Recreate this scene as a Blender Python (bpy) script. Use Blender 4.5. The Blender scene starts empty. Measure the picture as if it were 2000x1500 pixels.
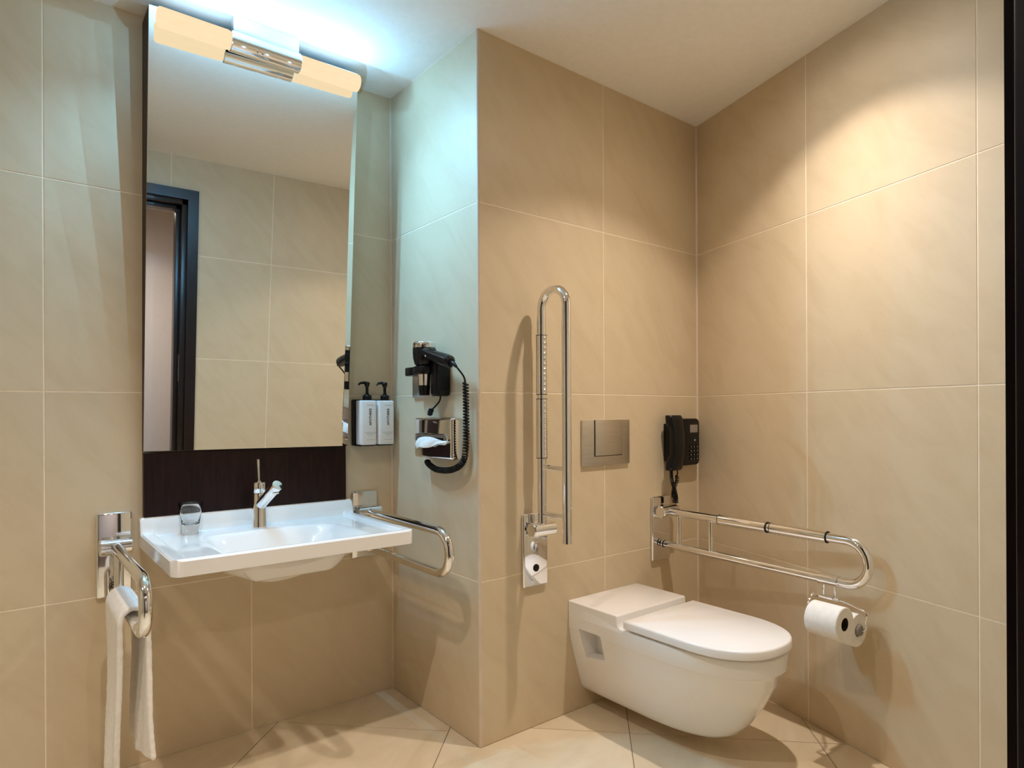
import bpy, bmesh, math, random
from mathutils import Vector, Matrix
random.seed(7)
S = bpy.context.scene
COL = S.collection
PI = math.pi

# ---------------------------------------------------------------- camera
cam_d = bpy.data.cameras.new('camera')
cam = bpy.data.objects.new('camera', cam_d)
COL.objects.link(cam)
EYE = 1.0567
YAW = 0.6703
cam.location = (0, 0, EYE)
cam.matrix_world = (Matrix.Translation((0, 0, EYE)) @ Matrix.Rotation(-YAW, 4, 'Z')
                    @ Matrix.Rotation(PI / 2, 4, 'X') @ Matrix.Rotation(-0.0046, 4, 'Z'))
cam_d.sensor_width = 36
cam_d.sensor_fit = 'HORIZONTAL'
cam_d.lens = 1251.92 * 36 / 2000
cam_d.shift_y = 56.28 / 2000
cam_d.clip_start = 0.01
S.camera = cam

# ---------------------------------------------------------------- world, exposure
W = bpy.data.worlds.new('world')
S.world = W
W.use_nodes = True
W.node_tree.nodes['Background'].inputs[0].default_value = (1, 0.95, 0.9, 1)
W.node_tree.nodes['Background'].inputs[1].default_value = 0.02
S.view_settings.view_transform = 'Standard'
S.view_settings.look = 'None'
S.view_settings.gamma = 1
S.view_settings.use_curve_mapping = False
S.view_settings.exposure = 0.0
S.cycles.diffuse_bounces = 8
S.cycles.max_bounces = 14

WARM = (1.0, 0.87, 0.77)
COOL = (0.25, 0.63, 1.0)
SPOT_W = 84.0      # each ceiling downlight, inside its beam
SPILL_W = 5.0     # the same downlight, outside its beam
LAMP_DOWN_W = 14.0  # mirror lamp, light thrown down and forward from each tube
LAMP_PT_W = 0.62    # mirror lamp, each of the lights along its tubes and added at its sleeve
HALL_W = 110.0

# ---------------------------------------------------------------- plan of the room
XN, YC, YA = 1.1728, 1.6474, 2.2243      # niche side wall, wall behind toilet, wall behind basin
CX = 2.3128                              # corner of toilet wall and right wall
RA = 0.2959                              # the right wall stands askew by this angle
HC = 2.2707                              # ceiling
YF = 0.158                               # wall with the door
XL = -1.30                               # left wall
RDIR = Vector((-math.sin(RA), -math.cos(RA), 0))
RX = CX + RDIR.x * (YC - YF) / math.cos(RA)
ROWS = [0.0, 0.5235, 1.1235, 1.7235, HC]

# ================================================================ helpers
def link(o):
    COL.objects.link(o)
    return o

ORG = {}
def thing(name, label, cat, loc, group=None):
    o = link(bpy.data.objects.new(name, None))
    o.empty_display_size = 0.05
    o.location = loc
    o['label'] = label
    o['category'] = cat
    if group: o['group'] = group
    ORG[o.name] = Vector(loc)
    return o

def finish(name, me, mat, parent, loc, angle, smooth):
    for p in me.polygons: p.use_smooth = smooth
    if smooth and angle is not None: me.set_sharp_from_angle(angle=math.radians(angle))
    o = link(bpy.data.objects.new(name, me))
    if mat is not None:
        for m in (mat if isinstance(mat, (list, tuple)) else [mat]): me.materials.append(m)
    return o

def mk(name, bm, mat, parent=None, loc=None, angle=35, smooth=True):
    """world-space bmesh -> one mesh object, child of parent (or top-level with its origin at loc)"""
    org = ORG[parent.name] if parent is not None else Vector(loc or (0, 0, 0))
    bmesh.ops.recalc_face_normals(bm, faces=bm.faces[:])
    bm.transform(Matrix.Translation(-org))
    me = bpy.data.meshes.new(name)
    bm.to_mesh(me); bm.free()
    o = finish(name, me, mat, parent, loc, angle, smooth)
    if parent is not None: o.parent = parent
    else: o.location = org
    ORG[o.name] = org
    return o

def tag(o, label, cat, group=None):
    o['label'] = label; o['category'] = cat
    if group: o['group'] = group
    return o

def struct(o, label=None, cat=None):
    o['kind'] = 'structure'
    if label: o['label'] = label
    if cat: o['category'] = cat
    return o

def box(lo, hi, bev=0.0, seg=2, bm=None):
    b = bmesh.new()
    bmesh.ops.create_cube(b, size=1)
    lo, hi = Vector(lo), Vector(hi)
    for v in b.verts: v.co = Vector([(lo[i] + hi[i]) / 2 + v.co[i] * (hi[i] - lo[i]) for i in range(3)])
    if bev > 0: bmesh.ops.bevel(b, geom=b.edges[:] , offset=bev, segments=seg, profile=0.5, affect='EDGES')
    return join(bm, b)

def join(bm, b):
    if bm is None: return b
    me = bpy.data.meshes.new('tmp'); b.to_mesh(me); b.free()
    bm.from_mesh(me); bpy.data.meshes.remove(me)
    return bm

def obox(c, ax, ay, az, hx, hy, hz, bev=0.0, seg=2, bm=None):
    b = box((-hx, -hy, -hz), (hx, hy, hz), bev, seg)
    M = Matrix((ax, ay, az)).transposed().to_4x4()
    M.translation = Vector(c)
    b.transform(M)
    return join(bm, b)

def tube(pts, r, n=16, cap=True, bm=None):
    pts = [Vector(p) for p in pts]
    rs = r if isinstance(r, (list, tuple)) else [r] * len(pts)
    b = bm if bm is not None else bmesh.new()
    t0 = (pts[1] - pts[0]).normalized()
    ref = Vector((0, 0, 1)) if abs(t0.z) < 0.9 else Vector((1, 0, 0))
    nrm = t0.cross(ref).normalized()
    rings, prev = [], t0
    for i, p in enumerate(pts):
        t = (pts[min(i + 1, len(pts) - 1)] - pts[max(i - 1, 0)]).normalized()
        q = prev.rotation_difference(t)
        nrm = (q @ nrm).normalized(); prev = t
        bn = t.cross(nrm).normalized()
        rings.append([b.verts.new(p + (nrm * math.cos(2 * PI * k / n) + bn * math.sin(2 * PI * k / n)) * rs[i]) for k in range(n)])
    for a, c in zip(rings[:-1], rings[1:]):
        for k in range(n): b.faces.new((a[k], a[(k + 1) % n], c[(k + 1) % n], c[k]))
    if cap:
        b.faces.new(rings[0][::-1]); b.faces.new(rings[-1])
    return b

def lathe(prof, c, axis=(0, 0, 1), n=32, bm=None, cap=True):
    """prof: (radius, height along axis); built as rings"""
    axis = Vector(axis).normalized()
    e1 = axis.orthogonal().normalized(); e2 = axis.cross(e1)
    b = bm if bm is not None else bmesh.new()
    rings = []
    for r, h in prof:
        rings.append([b.verts.new(Vector(c) + axis * h + (e1 * math.cos(2 * PI * k / n) + e2 * math.sin(2 * PI * k / n)) * max(r, 1e-5)) for k in range(n)])
    for a, d in zip(rings[:-1], rings[1:]):
        for k in range(n): b.faces.new((a[k], a[(k + 1) % n], d[(k + 1) % n], d[k]))
    if cap:
        b.faces.new(rings[0][::-1]); b.faces.new(rings[-1])
    return b

def prism(poly, f0, f1, bm=None):
    """poly: 2D points, f0/f1 map (a,b) to 3D near/far face"""
    b = bm if bm is not None else bmesh.new()
    a = [b.verts.new(f0(*p)) for p in poly]; c = [b.verts.new(f1(*p)) for p in poly]
    n = len(poly)
    b.faces.new(a[::-1]); b.faces.new(c)
    for k in range(n): b.faces.new((a[k], a[(k + 1) % n], c[(k + 1) % n], c[k]))
    return b

def arc(c, e1, e2, r, a0, a1, n=12):
    c, e1, e2 = Vector(c), Vector(e1), Vector(e2)
    return [c + (e1 * math.cos(a0 + (a1 - a0) * i / n) + e2 * math.sin(a0 + (a1 - a0) * i / n)) * r for i in range(n + 1)]

def smooth_path(pts, n=12):
    P = [Vector(p) for p in pts]
    P = [P[0] * 2 - P[1]] + P + [P[-1] * 2 - P[-2]]
    out = []
    for i in range(1, len(P) - 2):
        for k in range(n):
            t = k / n; p0, p1, p2, p3 = P[i - 1:i + 3]
            out.append(0.5 * ((2 * p1) + (p2 - p0) * t + (2 * p0 - 5 * p1 + 4 * p2 - p3) * t * t + (3 * p1 - p0 - 3 * p2 + p3) * t ** 3))
    out.append(P[-2])
    return out

def coil(path, turns, R, r, per=10, n=6):
    path = [Vector(p) for p in path]
    L = [0.0]
    for a, b in zip(path[:-1], path[1:]): L.append(L[-1] + (b - a).length)
    N = int(turns * per); out = []
    t0 = (path[1] - path[0]).normalized(); nrm = t0.orthogonal().normalized(); prev = t0; j = 0
    for i in range(N + 1):
        s = L[-1] * i / N
        while j < len(L) - 2 and L[j + 1] < s: j += 1
        k = (s - L[j]) / max(L[j + 1] - L[j], 1e-9)
        p = path[j].lerp(path[j + 1], k); t = (path[j + 1] - path[j]).normalized()
        nrm = (prev.rotation_difference(t) @ nrm).normalized(); prev = t
        a = 2 * PI * turns * i / N
        out.append(p + (nrm * math.cos(a) + t.cross(nrm) * math.sin(a)) * R)
    return tube(out, r, n)

# ================================================================ materials
def mat(name, col, rough=0.5, metal=0.0, spec=0.5, coat=0.0, emit=None, estr=0.0, trans=0.0, ior=1.45):
    m = bpy.data.materials.new(name); m.use_nodes = True
    b = m.node_tree.nodes['Principled BSDF']
    b.inputs['Base Color'].default_value = (*col, 1)
    b.inputs['Roughness'].default_value = rough
    b.inputs['Metallic'].default_value = metal
    b.inputs['Specular IOR Level'].default_value = spec
    b.inputs['Coat Weight'].default_value = coat
    b.inputs['Coat Roughness'].default_value = 0.05
    b.inputs['Transmission Weight'].default_value = trans
    b.inputs['IOR'].default_value = ior
    if emit:
        b.inputs['Emission Color'].default_value = (*emit, 1)
        b.inputs['Emission Strength'].default_value = estr
    return m

def nodes(m): return m.node_tree.nodes, m.node_tree.links, m.node_tree.nodes['Principled BSDF']

def mix_noise(m, c1, c2, scale, stretch=(1, 1, 1), rot=(0, 0, 0), detail=6, distort=0.0, lo=0.35, hi=0.65, rand=True, bump=0.0, bump_scale=None, rough_var=0.0):
    """procedural two-tone noise on object coordinates, shifted for each object"""
    N, L, B = nodes(m)
    tc = N.new('ShaderNodeTexCoord'); mp = N.new('ShaderNodeMapping'); ns = N.new('ShaderNodeTexNoise'); rp = N.new('ShaderNodeValToRGB')
    mp.vector_type = 'TEXTURE'; mp.inputs['Scale'].default_value = [1 / v for v in stretch]; mp.inputs['Rotation'].default_value = rot
    if rand:
        oi = N.new('ShaderNodeObjectInfo'); mu = N.new('ShaderNodeMath'); mu.operation = 'MULTIPLY'; mu.inputs[1].default_value = 37.0
        cb = N.new('ShaderNodeCombineXYZ')
        L.new(oi.outputs['Random'], mu.inputs[0])
        for k in range(3): L.new(mu.outputs[0], cb.inputs[k])
        L.new(cb.outputs[0], mp.inputs['Location'])
    ns.inputs['Scale'].default_value = scale; ns.inputs['Detail'].default_value = detail; ns.inputs['Distortion'].default_value = distort
    ns.inputs['Roughness'].default_value = 0.6
    rp.color_ramp.elements[0].position = lo; rp.color_ramp.elements[0].color = (*c1, 1)
    rp.color_ramp.elements[1].position = hi; rp.color_ramp.elements[1].color = (*c2, 1)
    L.new(tc.outputs['Object'], mp.inputs['Vector']); L.new(mp.outputs[0], ns.inputs['Vector']); L.new(ns.outputs['Fac'], rp.inputs[0])
    L.new(rp.outputs[0], B.inputs['Base Color'])
    if rough_var:
        r0 = B.inputs['Roughness'].default_value
        mr = N.new('ShaderNodeMapRange'); mr.inputs['To Min'].default_value = r0 - rough_var; mr.inputs['To Max'].default_value = r0 + rough_var
        L.new(ns.outputs['Fac'], mr.inputs[0]); L.new(mr.outputs[0], B.inputs['Roughness'])
    if bump:
        n2 = N.new('ShaderNodeTexNoise'); n2.inputs['Scale'].default_value = bump_scale or scale * 4; n2.inputs['Detail'].default_value = 4
        L.new(mp.outputs[0], n2.inputs['Vector'])
        bp = N.new('ShaderNodeBump'); bp.inputs['Strength'].default_value = bump; bp.inputs['Distance'].default_value = 0.001
        L.new(n2.outputs['Fac'], bp.inputs['Height']); L.new(bp.outputs[0], B.inputs['Normal'])
    return m

TILE_A, TILE_B = (0.60, 0.485, 0.322), (0.65, 0.535, 0.368)
def tile_material(name, rot, stretch):
    m = mat(name, TILE_B, rough=0.42, spec=0.35)
    mix_noise(m, TILE_A, TILE_B, 4.5, stretch=stretch, rot=rot, detail=10, distort=0.8, lo=0.28, hi=0.58, bump=0.10, bump_scale=60, rough_var=0.06)
    return m
M_TILE = tile_material('beige_wall_tile', (0.0, 0.85, 0.0), (1, 1, 2.8))
M_TILE_SIDE = tile_material('beige_wall_tile_side', (0.85, 0.0, 0.0), (1, 1, 2.8))
M_FLOOR = mat('beige_floor_tile', TILE_B, rough=0.36, spec=0.4)
mix_noise(M_FLOOR, (0.60, 0.495, 0.34), (0.71, 0.60, 0.435), 2.6, stretch=(1.0, 2.4, 1), rot=(0, 0, 0.5), detail=9, distort=0.8, lo=0.3, hi=0.62, bump=0.08, bump_scale=50, rough_var=0.05)
M_GROUT = mix_noise(mat('pale_grout', (0.6, 0.5, 0.4), rough=0.85), (0.84, 0.72, 0.56), (0.90, 0.79, 0.64), 30)
M_FLOOR_GROUT = mix_noise(mat('brown_floor_grout', (0.2, 0.14, 0.09), rough=0.9), (0.20, 0.145, 0.09), (0.26, 0.19, 0.12), 30)
M_SILICONE = mix_noise(mat('corner_silicone', (0.62, 0.5, 0.38), rough=0.5), (0.64, 0.52, 0.40), (0.70, 0.58, 0.46), 20)
M_CEIL = mix_noise(mat('ceiling_paint', (0.8, 0.78, 0.74), rough=0.9), (0.85, 0.825, 0.775), (0.88, 0.855, 0.805), 45, bump=0.12, bump_scale=160)
M_CHROME = mix_noise(mat('chrome', (0.86, 0.86, 0.86), rough=0.06, metal=1.0), (0.84, 0.84, 0.85), (0.88, 0.88, 0.88), 6)
M_STEEL = mix_noise(mat('satin_steel', (0.6, 0.57, 0.53), rough=0.33, metal=1.0), (0.60, 0.57, 0.53), (0.66, 0.63, 0.59), 8, stretch=(1, 1, 30))
M_MIRROR = mix_noise(mat('mirror_silver', (0.9, 0.92, 0.9), rough=0.0, metal=1.0), (0.895, 0.92, 0.90), (0.905, 0.925, 0.905), 2)
M_WENGE = mix_noise(mat('dark_wenge_wood', (0.02, 0.008, 0.006), rough=0.42, spec=0.22), (0.010, 0.0030, 0.0022), (0.020, 0.0065, 0.0045), 9, stretch=(1, 1, 9), rot=(0, PI / 2, 0), distort=0.6)
M_FRAME = mix_noise(mat('dark_door_frame_wood', (0.012, 0.006, 0.005), rough=0.30, spec=0.5), (0.009, 0.005, 0.005), (0.018, 0.009, 0.008), 9, stretch=(6, 6, 1), distort=0.5)
M_CERAMIC = mix_noise(mat('white_ceramic', (0.82, 0.80, 0.77), rough=0.10, spec=0.5, coat=0.6), (0.83, 0.81, 0.785), (0.85, 0.835, 0.81), 5)
M_LID = mix_noise(mat('white_lid_plastic', (0.83, 0.81, 0.79), rough=0.22, spec=0.45), (0.84, 0.82, 0.80), (0.86, 0.84, 0.82), 5)
M_BLACK = mix_noise(mat('black_plastic', (0.006, 0.006, 0.007), rough=0.25, spec=0.32), (0.005, 0.005, 0.0055), (0.008, 0.008, 0.0085), 12)
M_RUBBER = mix_noise(mat('black_rubber', (0.01, 0.01, 0.01), rough=0.5, spec=0.3), (0.004, 0.004, 0.004), (0.007, 0.007, 0.007), 25)
M_WHITE = mix_noise(mat('white_bottle_plastic', (0.8, 0.8, 0.79), rough=0.35), (0.80, 0.80, 0.785), (0.83, 0.83, 0.815), 8)
M_INK = mix_noise(mat('black_print', (0.02, 0.02, 0.02), rough=0.6), (0.015, 0.015, 0.015), (0.03, 0.03, 0.03), 40)
M_GREYINK = mix_noise(mat('grey_print', (0.3, 0.3, 0.3), rough=0.6), (0.26, 0.26, 0.26), (0.36, 0.36, 0.36), 40)
M_PAPER = mix_noise(mat('white_paper', (0.84, 0.82, 0.79), rough=0.9, spec=0.2), (0.80, 0.78, 0.75), (0.86, 0.84, 0.81), 60, bump=0.3, bump_scale=120)
M_TERRY = mix_noise(mat('white_terry_cloth', (0.82, 0.79, 0.75), rough=0.95, spec=0.15), (0.86, 0.84, 0.81), (0.92, 0.90, 0.87), 90, bump=0.8, bump_scale=260)
M_GLASS = mix_noise(mat('clear_glass', (1, 1, 1), rough=0.0, trans=1.0, ior=1.47), (0.97, 0.985, 0.98), (0.99, 1, 1), 3)
M_HALL = mix_noise(mat('pale_hall_wallpaper', (0.66, 0.60, 0.57), rough=0.8), (0.64, 0.585, 0.56), (0.70, 0.645, 0.62), 40, stretch=(1, 1, 14))
M_HALLFLOOR = mix_noise(mat('hall_carpet', (0.12, 0.08, 0.06), rough=0.95), (0.09, 0.06, 0.045), (0.15, 0.105, 0.08), 60)
M_DISPLAY = mix_noise(mat('phone_display', (0.30, 0.25, 0.21), rough=0.25), (0.29, 0.24, 0.20), (0.33, 0.28, 0.24), 14)
M_KEY = mix_noise(mat('phone_key_print', (0.42, 0.42, 0.40), rough=0.4), (0.38, 0.38, 0.36), (0.46, 0.46, 0.44), 30)
M_CORE = mix_noise(mat('dark_roll_core', (0.02, 0.014, 0.01), rough=0.8), (0.016, 0.011, 0.008), (0.03, 0.02, 0.014), 20)
M_GREYPLUG = mix_noise(mat('grey_plastic_plug', (0.22, 0.20, 0.19), rough=0.4), (0.20, 0.185, 0.175), (0.25, 0.23, 0.22), 20)
M_TUBE = bpy.data.materials.new('lit_frosted_tube'); M_TUBE.use_nodes = True
_n, _l = M_TUBE.node_tree.nodes, M_TUBE.node_tree.links
_n.remove(_n['Principled BSDF']); _e = _n.new('ShaderNodeEmission'); _t = _n.new('ShaderNodeTexNoise'); _r = _n.new('ShaderNodeValToRGB')
_t.inputs['Scale'].default_value = 5
_r.color_ramp.elements[0].color = (1.0, 0.74, 0.44, 1); _r.color_ramp.elements[1].color = (1.0, 0.80, 0.52, 1)
_l.new(_t.outputs['Fac'], _r.inputs[0]); _l.new(_r.outputs[0], _e.inputs[0]); _e.inputs[1].default_value = 1.02
_l.new(_e.outputs[0], _n['Material Output'].inputs['Surface'])
M_BULB = mat('downlight_lens', (0.9, 0.85, 0.75), emit=(1.0, 0.86, 0.66), estr=6.0)

# ================================================================ room shell
TG, TT = 0.0038, 0.0010       # joint width, how far the tiles stand proud of the grout

def wall_tiles(wall, p0, d, cols, nrm, material, rows=ROWS, skip=None):
    """p0: floor point, d: unit direction along the wall, cols: joint positions along d; tiles proud of the wall along nrm"""
    for a, b in zip(cols[:-1], cols[1:]):
        for z0, z1 in zip(rows[:-1], rows[1:]):
            for (s0, s1, t0, t1) in (skip(a, b, z0, z1) if skip else [(a, b, z0, z1)]):
                g = TG / 2
                c = Vector(p0) + Vector(d) * (s0 + s1) / 2 + Vector((0, 0, (t0 + t1) / 2)) - Vector(nrm) * 0.004
                bm = obox(c, Vector(d), Vector(nrm), Vector((0, 0, 1)), (s1 - s0) / 2 - g, 0.004, (t1 - t0) / 2 - g, 0.0005, 1)
                org = ORG[wall.name]; ORG['__t'] = c
                bm.transform(Matrix.Translation(-c))
                bmesh.ops.recalc_face_normals(bm, faces=bm.faces[:])
                me = bpy.data.meshes.new('tile'); bm.to_mesh(me); bm.free()
                me.materials.append(material)
                o = link(bpy.data.objects.new('tile', me)); o.parent = wall; o.location = c - org

def slab(name, lo, hi, m, label, loc=None):
    o = mk(name, box(lo, hi), m, loc=loc or ((lo[0] + hi[0]) / 2, (lo[1] + hi[1]) / 2, lo[2]), smooth=False)
    return struct(o, label, name.split('_')[0])

gr = TT   # grout plane lies this far behind the tile faces
# wall behind the basin
wA = slab('wall_back_left', (XL - 0.1, YA + gr, 0), (XN + 0.05, YA + 0.12, HC), M_GROUT, 'beige tiled wall behind the washbasin and mirror')
wall_tiles(wA, (XN, YA, 0), (-1, 0, 0), [0, 0.525, 1.0843, 1.6436, 2.2029, XN - XL], (0, -1, 0), M_TILE)
# niche side wall (solid block between the niche and the wall behind the toilet)
wN = slab('wall_niche_side', (XN + gr, YC + gr + 0.002, 0), (XN + 0.3, YA + gr, HC), M_GROUT, 'narrow tiled wall between basin niche and toilet')
wall_tiles(wN, (XN, YC + 0.006, 0), (0, 1, 0), [0, YA - YC - 0.006], (-1, 0, 0), M_TILE_SIDE)
# wall behind the toilet
wC = slab('wall_back_right', (XN + 0.006, YC + gr, 0), (CX + 0.3, YC + 0.12, HC), M_GROUT, 'beige tiled wall behind the toilet')
wall_tiles(wC, (XN + 0.006, YC, 0), (1, 0, 0), [0, 0.5643, CX - XN - 0.006], (0, -1, 0), M_TILE)
# askew right wall
nR = Vector((-math.cos(RA), math.sin(RA), 0))
LR = (YC - YF) / math.cos(RA)
pR = Vector((CX, YC, 0))
c = pR + RDIR * (LR / 2) - nR * (gr + 0.06) + Vector((0, 0, HC / 2))
wR = mk('wall_right', obox(c, RDIR, nR, Vector((0, 0, 1)), LR / 2 + 0.12, 0.06, HC / 2), M_GROUT, loc=(c.x, c.y, 0), smooth=False)
struct(wR, 'beige tiled wall at the right of the toilet', 'wall')
wall_tiles(wR, pR, RDIR, [0, 0.5866, 1.1459, LR], nR, M_TILE_SIDE)
# left wall
wL = slab('wall_left', (XL - 0.12, YF - 0.12, 0), (XL - gr, YA + 0.1, HC), M_GROUT, 'beige tiled wall at the far left of the bathroom')
wall_tiles(wL, (XL, YA, 0), (0, -1, 0), [0, 0.56, 1.12, 1.68, YA - YF], (1, 0, 0), M_TILE_SIDE)
# wall with the doorway (camera looks in through it)
DX0, DX1, DH = -0.16, 0.698, 2.030       # inner edges of the door casing
WT = 0.15
def front_wall():
    bm = bmesh.new()
    box((XL - 0.12, YF - WT, 0), (DX0, YF - gr, HC), bm=bm)
    box((DX1, YF - WT, 0), (RX + 0.2, YF - gr, HC), bm=bm)
    box((DX0, YF - WT, DH), (DX1, YF - gr, HC), bm=bm)
    return bm
wF = mk('wall_front', front_wall(), M_GROUT, loc=(0.3, YF, 0), smooth=False)
struct(wF, 'tiled wall with the doorway, seen in the mirror', 'wall')
L_TILES = []
def fskip(a, b, z0, z1):
    out = []
    x0, x1 = XL + a, XL + b
    o0, o1 = DX0, DX1
    if x1 <= o0 or x0 >= o1 or z0 >= DH: return [(a, b, z0, z1)]
    if z0 < DH < z1 and (x0 < o0 or x1 > o1):
        g = TG / 2
        if x1 > o1: L_TILES.append([(x0 + g, DH), (o1, DH), (o1, z0 + g), (x1 - g, z0 + g), (x1 - g, z1 - g), (x0 + g, z1 - g)])
        else: L_TILES.append([(x0 + g, z0 + g), (o0, z0 + g), (o0, DH), (x1 - g, DH), (x1 - g, z1 - g), (x0 + g, z1 - g)])
        return []
    if x0 < o0: out.append((a, o0 - XL, z0, z1))
    if x1 > o1: out.append((o1 - XL, b, z0, z1))
    if z1 > DH: out.append((max(x0, o0) - XL, min(x1, o1) - XL, max(z0, DH), z1))
    return out
fc = [1.170 - XL - 0.5593 * k for k in (4, 3, 2, 1, 0, -1)]
wall_tiles(wF, (XL, YF, 0), (1, 0, 0), [0] + fc[:-1] + [RX - XL], (0, 1, 0), M_TILE, skip=fskip)
for poly in L_TILES: mk('tile', prism(poly, lambda a, b: (a, YF - 0.008, b), lambda a, b: (a, YF, b)), M_TILE, wF, smooth=False)

# ceiling
slab('ceiling', (XL - 0.12, YF - 0.02, HC), (CX + 0.3, YA + 0.12, HC + 0.08), M_CEIL, 'smooth off-white plaster ceiling')
# floor: slab of grout with diagonal tiles
fl = slab('floor', (XL - 0.12, YF - WT, -0.08), (CX + 0.3, YA + 0.12, -0.0012), M_FLOOR_GROUT, 'diagonally laid beige floor tiles')
TS = 0.842 / math.sqrt(2)
def clip_poly(poly, n, c):
    out = []
    for i in range(len(poly)):
        p, q = poly[i], poly[(i + 1) % len(poly)]
        dp, dq = p.dot(n) - c, q.dot(n) - c
        if dp <= 0: out.append(p)
        if dp * dq < 0: out.append(p + (q - p) * (dp / (dp - dq)))
    return out
e1, e2 = Vector((1, 1)) / math.sqrt(2), Vector((1, -1)) / math.sqrt(2)
nR2 = Vector((math.cos(RA), -math.sin(RA)))
def floor_regions(poly):
    base = [(Vector((-1, 0)), -XL), (Vector((0, -1)), -(YF - WT)), (nR2, nR2.dot(Vector((CX, YC))))]
    for n_, c_ in base: poly = clip_poly(poly, n_, c_) if len(poly) > 2 else poly
    if len(poly) < 3: return []
    a = clip_poly(poly, Vector((0, 1)), YC)                       # main part of the room
    b = clip_poly(poly, Vector((0, -1)), -YC) if len(poly) > 2 else []
    if len(b) > 2: b = clip_poly(b, Vector((1, 0)), XN)
    if len(b) > 2: b = clip_poly(b, Vector((0, 1)), YA)
    if len(a) > 2 and len(b) > 2 and min(p.x for p in a) < XN:   # tile runs into the niche: one piece
        whole = clip_poly(poly, Vector((0, 1)), YA)
        if max(p.x for p in whole) <= XN: return [whole]
        return [a, b]
    return [p for p in (a, b) if len(p) > 2]
TGF = 0.0026
for i in range(-5, 5):                     # strips along e1, numbered by x-y
    v0 = (-0.648 + 0.8425 * i) / math.sqrt(2)
    off = (2.958 if i < 0 else 3.028) / math.sqrt(2)
    for j in range(-6, 4):
        u0 = off + TS * j
        g = TGF / 2
        poly = [e1 * (u0 + g) + e2 * (v0 + g), e1 * (u0 + TS - g) + e2 * (v0 + g), e1 * (u0 + TS - g) + e2 * (v0 + TS - g), e1 * (u0 + g) + e2 * (v0 + TS - g)]
        for reg in floor_regions(poly):
            if len(reg) < 3: continue
            ar = abs(sum(reg[k].x * reg[(k + 1) % len(reg)].y - reg[(k + 1) % len(reg)].x * reg[k].y for k in range(len(reg)))) / 2
            if ar < 0.002: continue
            cc = sum(reg, Vector((0, 0))) / len(reg)
            bm = prism([(p.x - cc.x, p.y - cc.y) for p in reg], lambda a, b: (a, b, -0.006), lambda a, b: (a, b, 0.0))
            bmesh.ops.recalc_face_normals(bm, faces=bm.faces[:])
            me = bpy.data.meshes.new('floor_tile'); bm.to_mesh(me); bm.free(); me.materials.append(M_FLOOR)
            o = link(bpy.data.objects.new('tile', me)); o.parent = fl; o.location = Vector((cc.x, cc.y, 0)) - ORG[fl.name]

# corner profile on the niche edge, silicone in the inner corners
def corner_trim():
    r = 0.007
    pts = [(XN + 0.008, YC), (XN + 0.008, YC + 0.008), (XN, YC + 0.008)] + [(XN + r * (1 - math.cos(a)), YC + r * (1 - math.sin(a))) for a in (0.0, 0.4, 0.8, 1.2, PI / 2)]
    return prism(pts, lambda a, b: (a, b, 0), lambda a, b: (a, b, HC))
struct(mk('trim_1', corner_trim(), M_SILICONE, loc=(XN, YC, 0)), 'pale edge strip on the outer corner of the niche', 'trim')
def silicone(p, d1, d2, s=0.006):
    p, d1, d2 = Vector(p), Vector(d1) * s, Vector(d2) * s
    q = [p, p + d1, p + d2]
    return prism([(v.x, v.y) for v in q], lambda a, b: (a, b, 0), lambda a, b: (a, b, HC))
struct(mk('trim_2', silicone((CX, YC, 0), (-1, 0, 0), RDIR), M_SILICONE, loc=(CX, YC, 0)), 'thin sealant line in the corner behind the telephone', 'trim')
struct(mk('trim_3', silicone((XN, YA, 0), (-1, 0, 0), (0, -1, 0), 0.004), M_SILICONE, loc=(XN, YA, 0)), 'thin sealant line in the corner of the basin niche', 'trim')

# door casing
dr = thing('door_1', 'dark wood door casing, edge at right and in the mirror', 'door frame', ((DX0 + DX1) / 2, YF, 0))
dr['kind'] = 'structure'
CW = 0.056
y1 = YF + 0.016
mk('casing', prism([(DX1, 0), (DX1 + CW, 0), (DX1 + CW, DH + CW), (DX1, DH)], lambda a, b: (a, YF, b), lambda a, b: (a, y1, b)), M_FRAME, dr, smooth=False)
mk('casing', prism([(DX0, 0), (DX0 - CW, 0), (DX0 - CW, DH + CW), (DX0, DH)], lambda a, b: (a, YF, b), lambda a, b: (a, y1, b)), M_FRAME, dr, smooth=False)
mk('head_casing', prism([(DX0, DH), (DX1, DH), (DX1 + CW, DH + CW), (DX0 - CW, DH + CW)], lambda a, b: (a, YF, b), lambda a, b: (a, y1, b)), M_FRAME, dr, smooth=False)
mk('jamb', box((DX1 - 0.03, YF - WT - 0.01, 0), (DX1, YF + 0.002, DH), 0.002), M_FRAME, dr)
mk('jamb', box((DX0, YF - WT - 0.01, 0), (DX0 + 0.03, YF + 0.002, DH), 0.002), M_FRAME, dr)
mk('head_jamb', box((DX0, YF - WT - 0.01, DH - 0.03), (DX1, YF + 0.002, DH), 0.002), M_FRAME, dr)
mk('door_stop', box((DX1 - 0.054, YF - WT - 0.01, 0), (DX1 - 0.03, YF - 0.05, DH - 0.03), 0.002), M_FRAME, dr)
mk('head_stop', box((DX0 + 0.03, YF - WT - 0.01, DH - 0.054), (DX1 - 0.03, YF - 0.05, DH - 0.03), 0.002), M_FRAME, dr)
lf = mk('door_leaf', box((DX0 - 0.012, YF + 0.022, 0.006), (DX0 + 0.028, YF + 0.85, DH - 0.006), 0.002, 1), M_FRAME, dr)
for s_ in (-1, 1):
    xk = DX0 + 0.008 + s_ * 0.021
    mk('door_handle', tube(smooth_path([(xk, YF + 0.79, 1.02), (xk + s_ * 0.045, YF + 0.79, 1.02), (xk + s_ * 0.05, YF + 0.77, 1.02), (xk + s_ * 0.05, YF + 0.67, 1.02)], 5), 0.009, 12), M_STEEL, lf)
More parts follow.
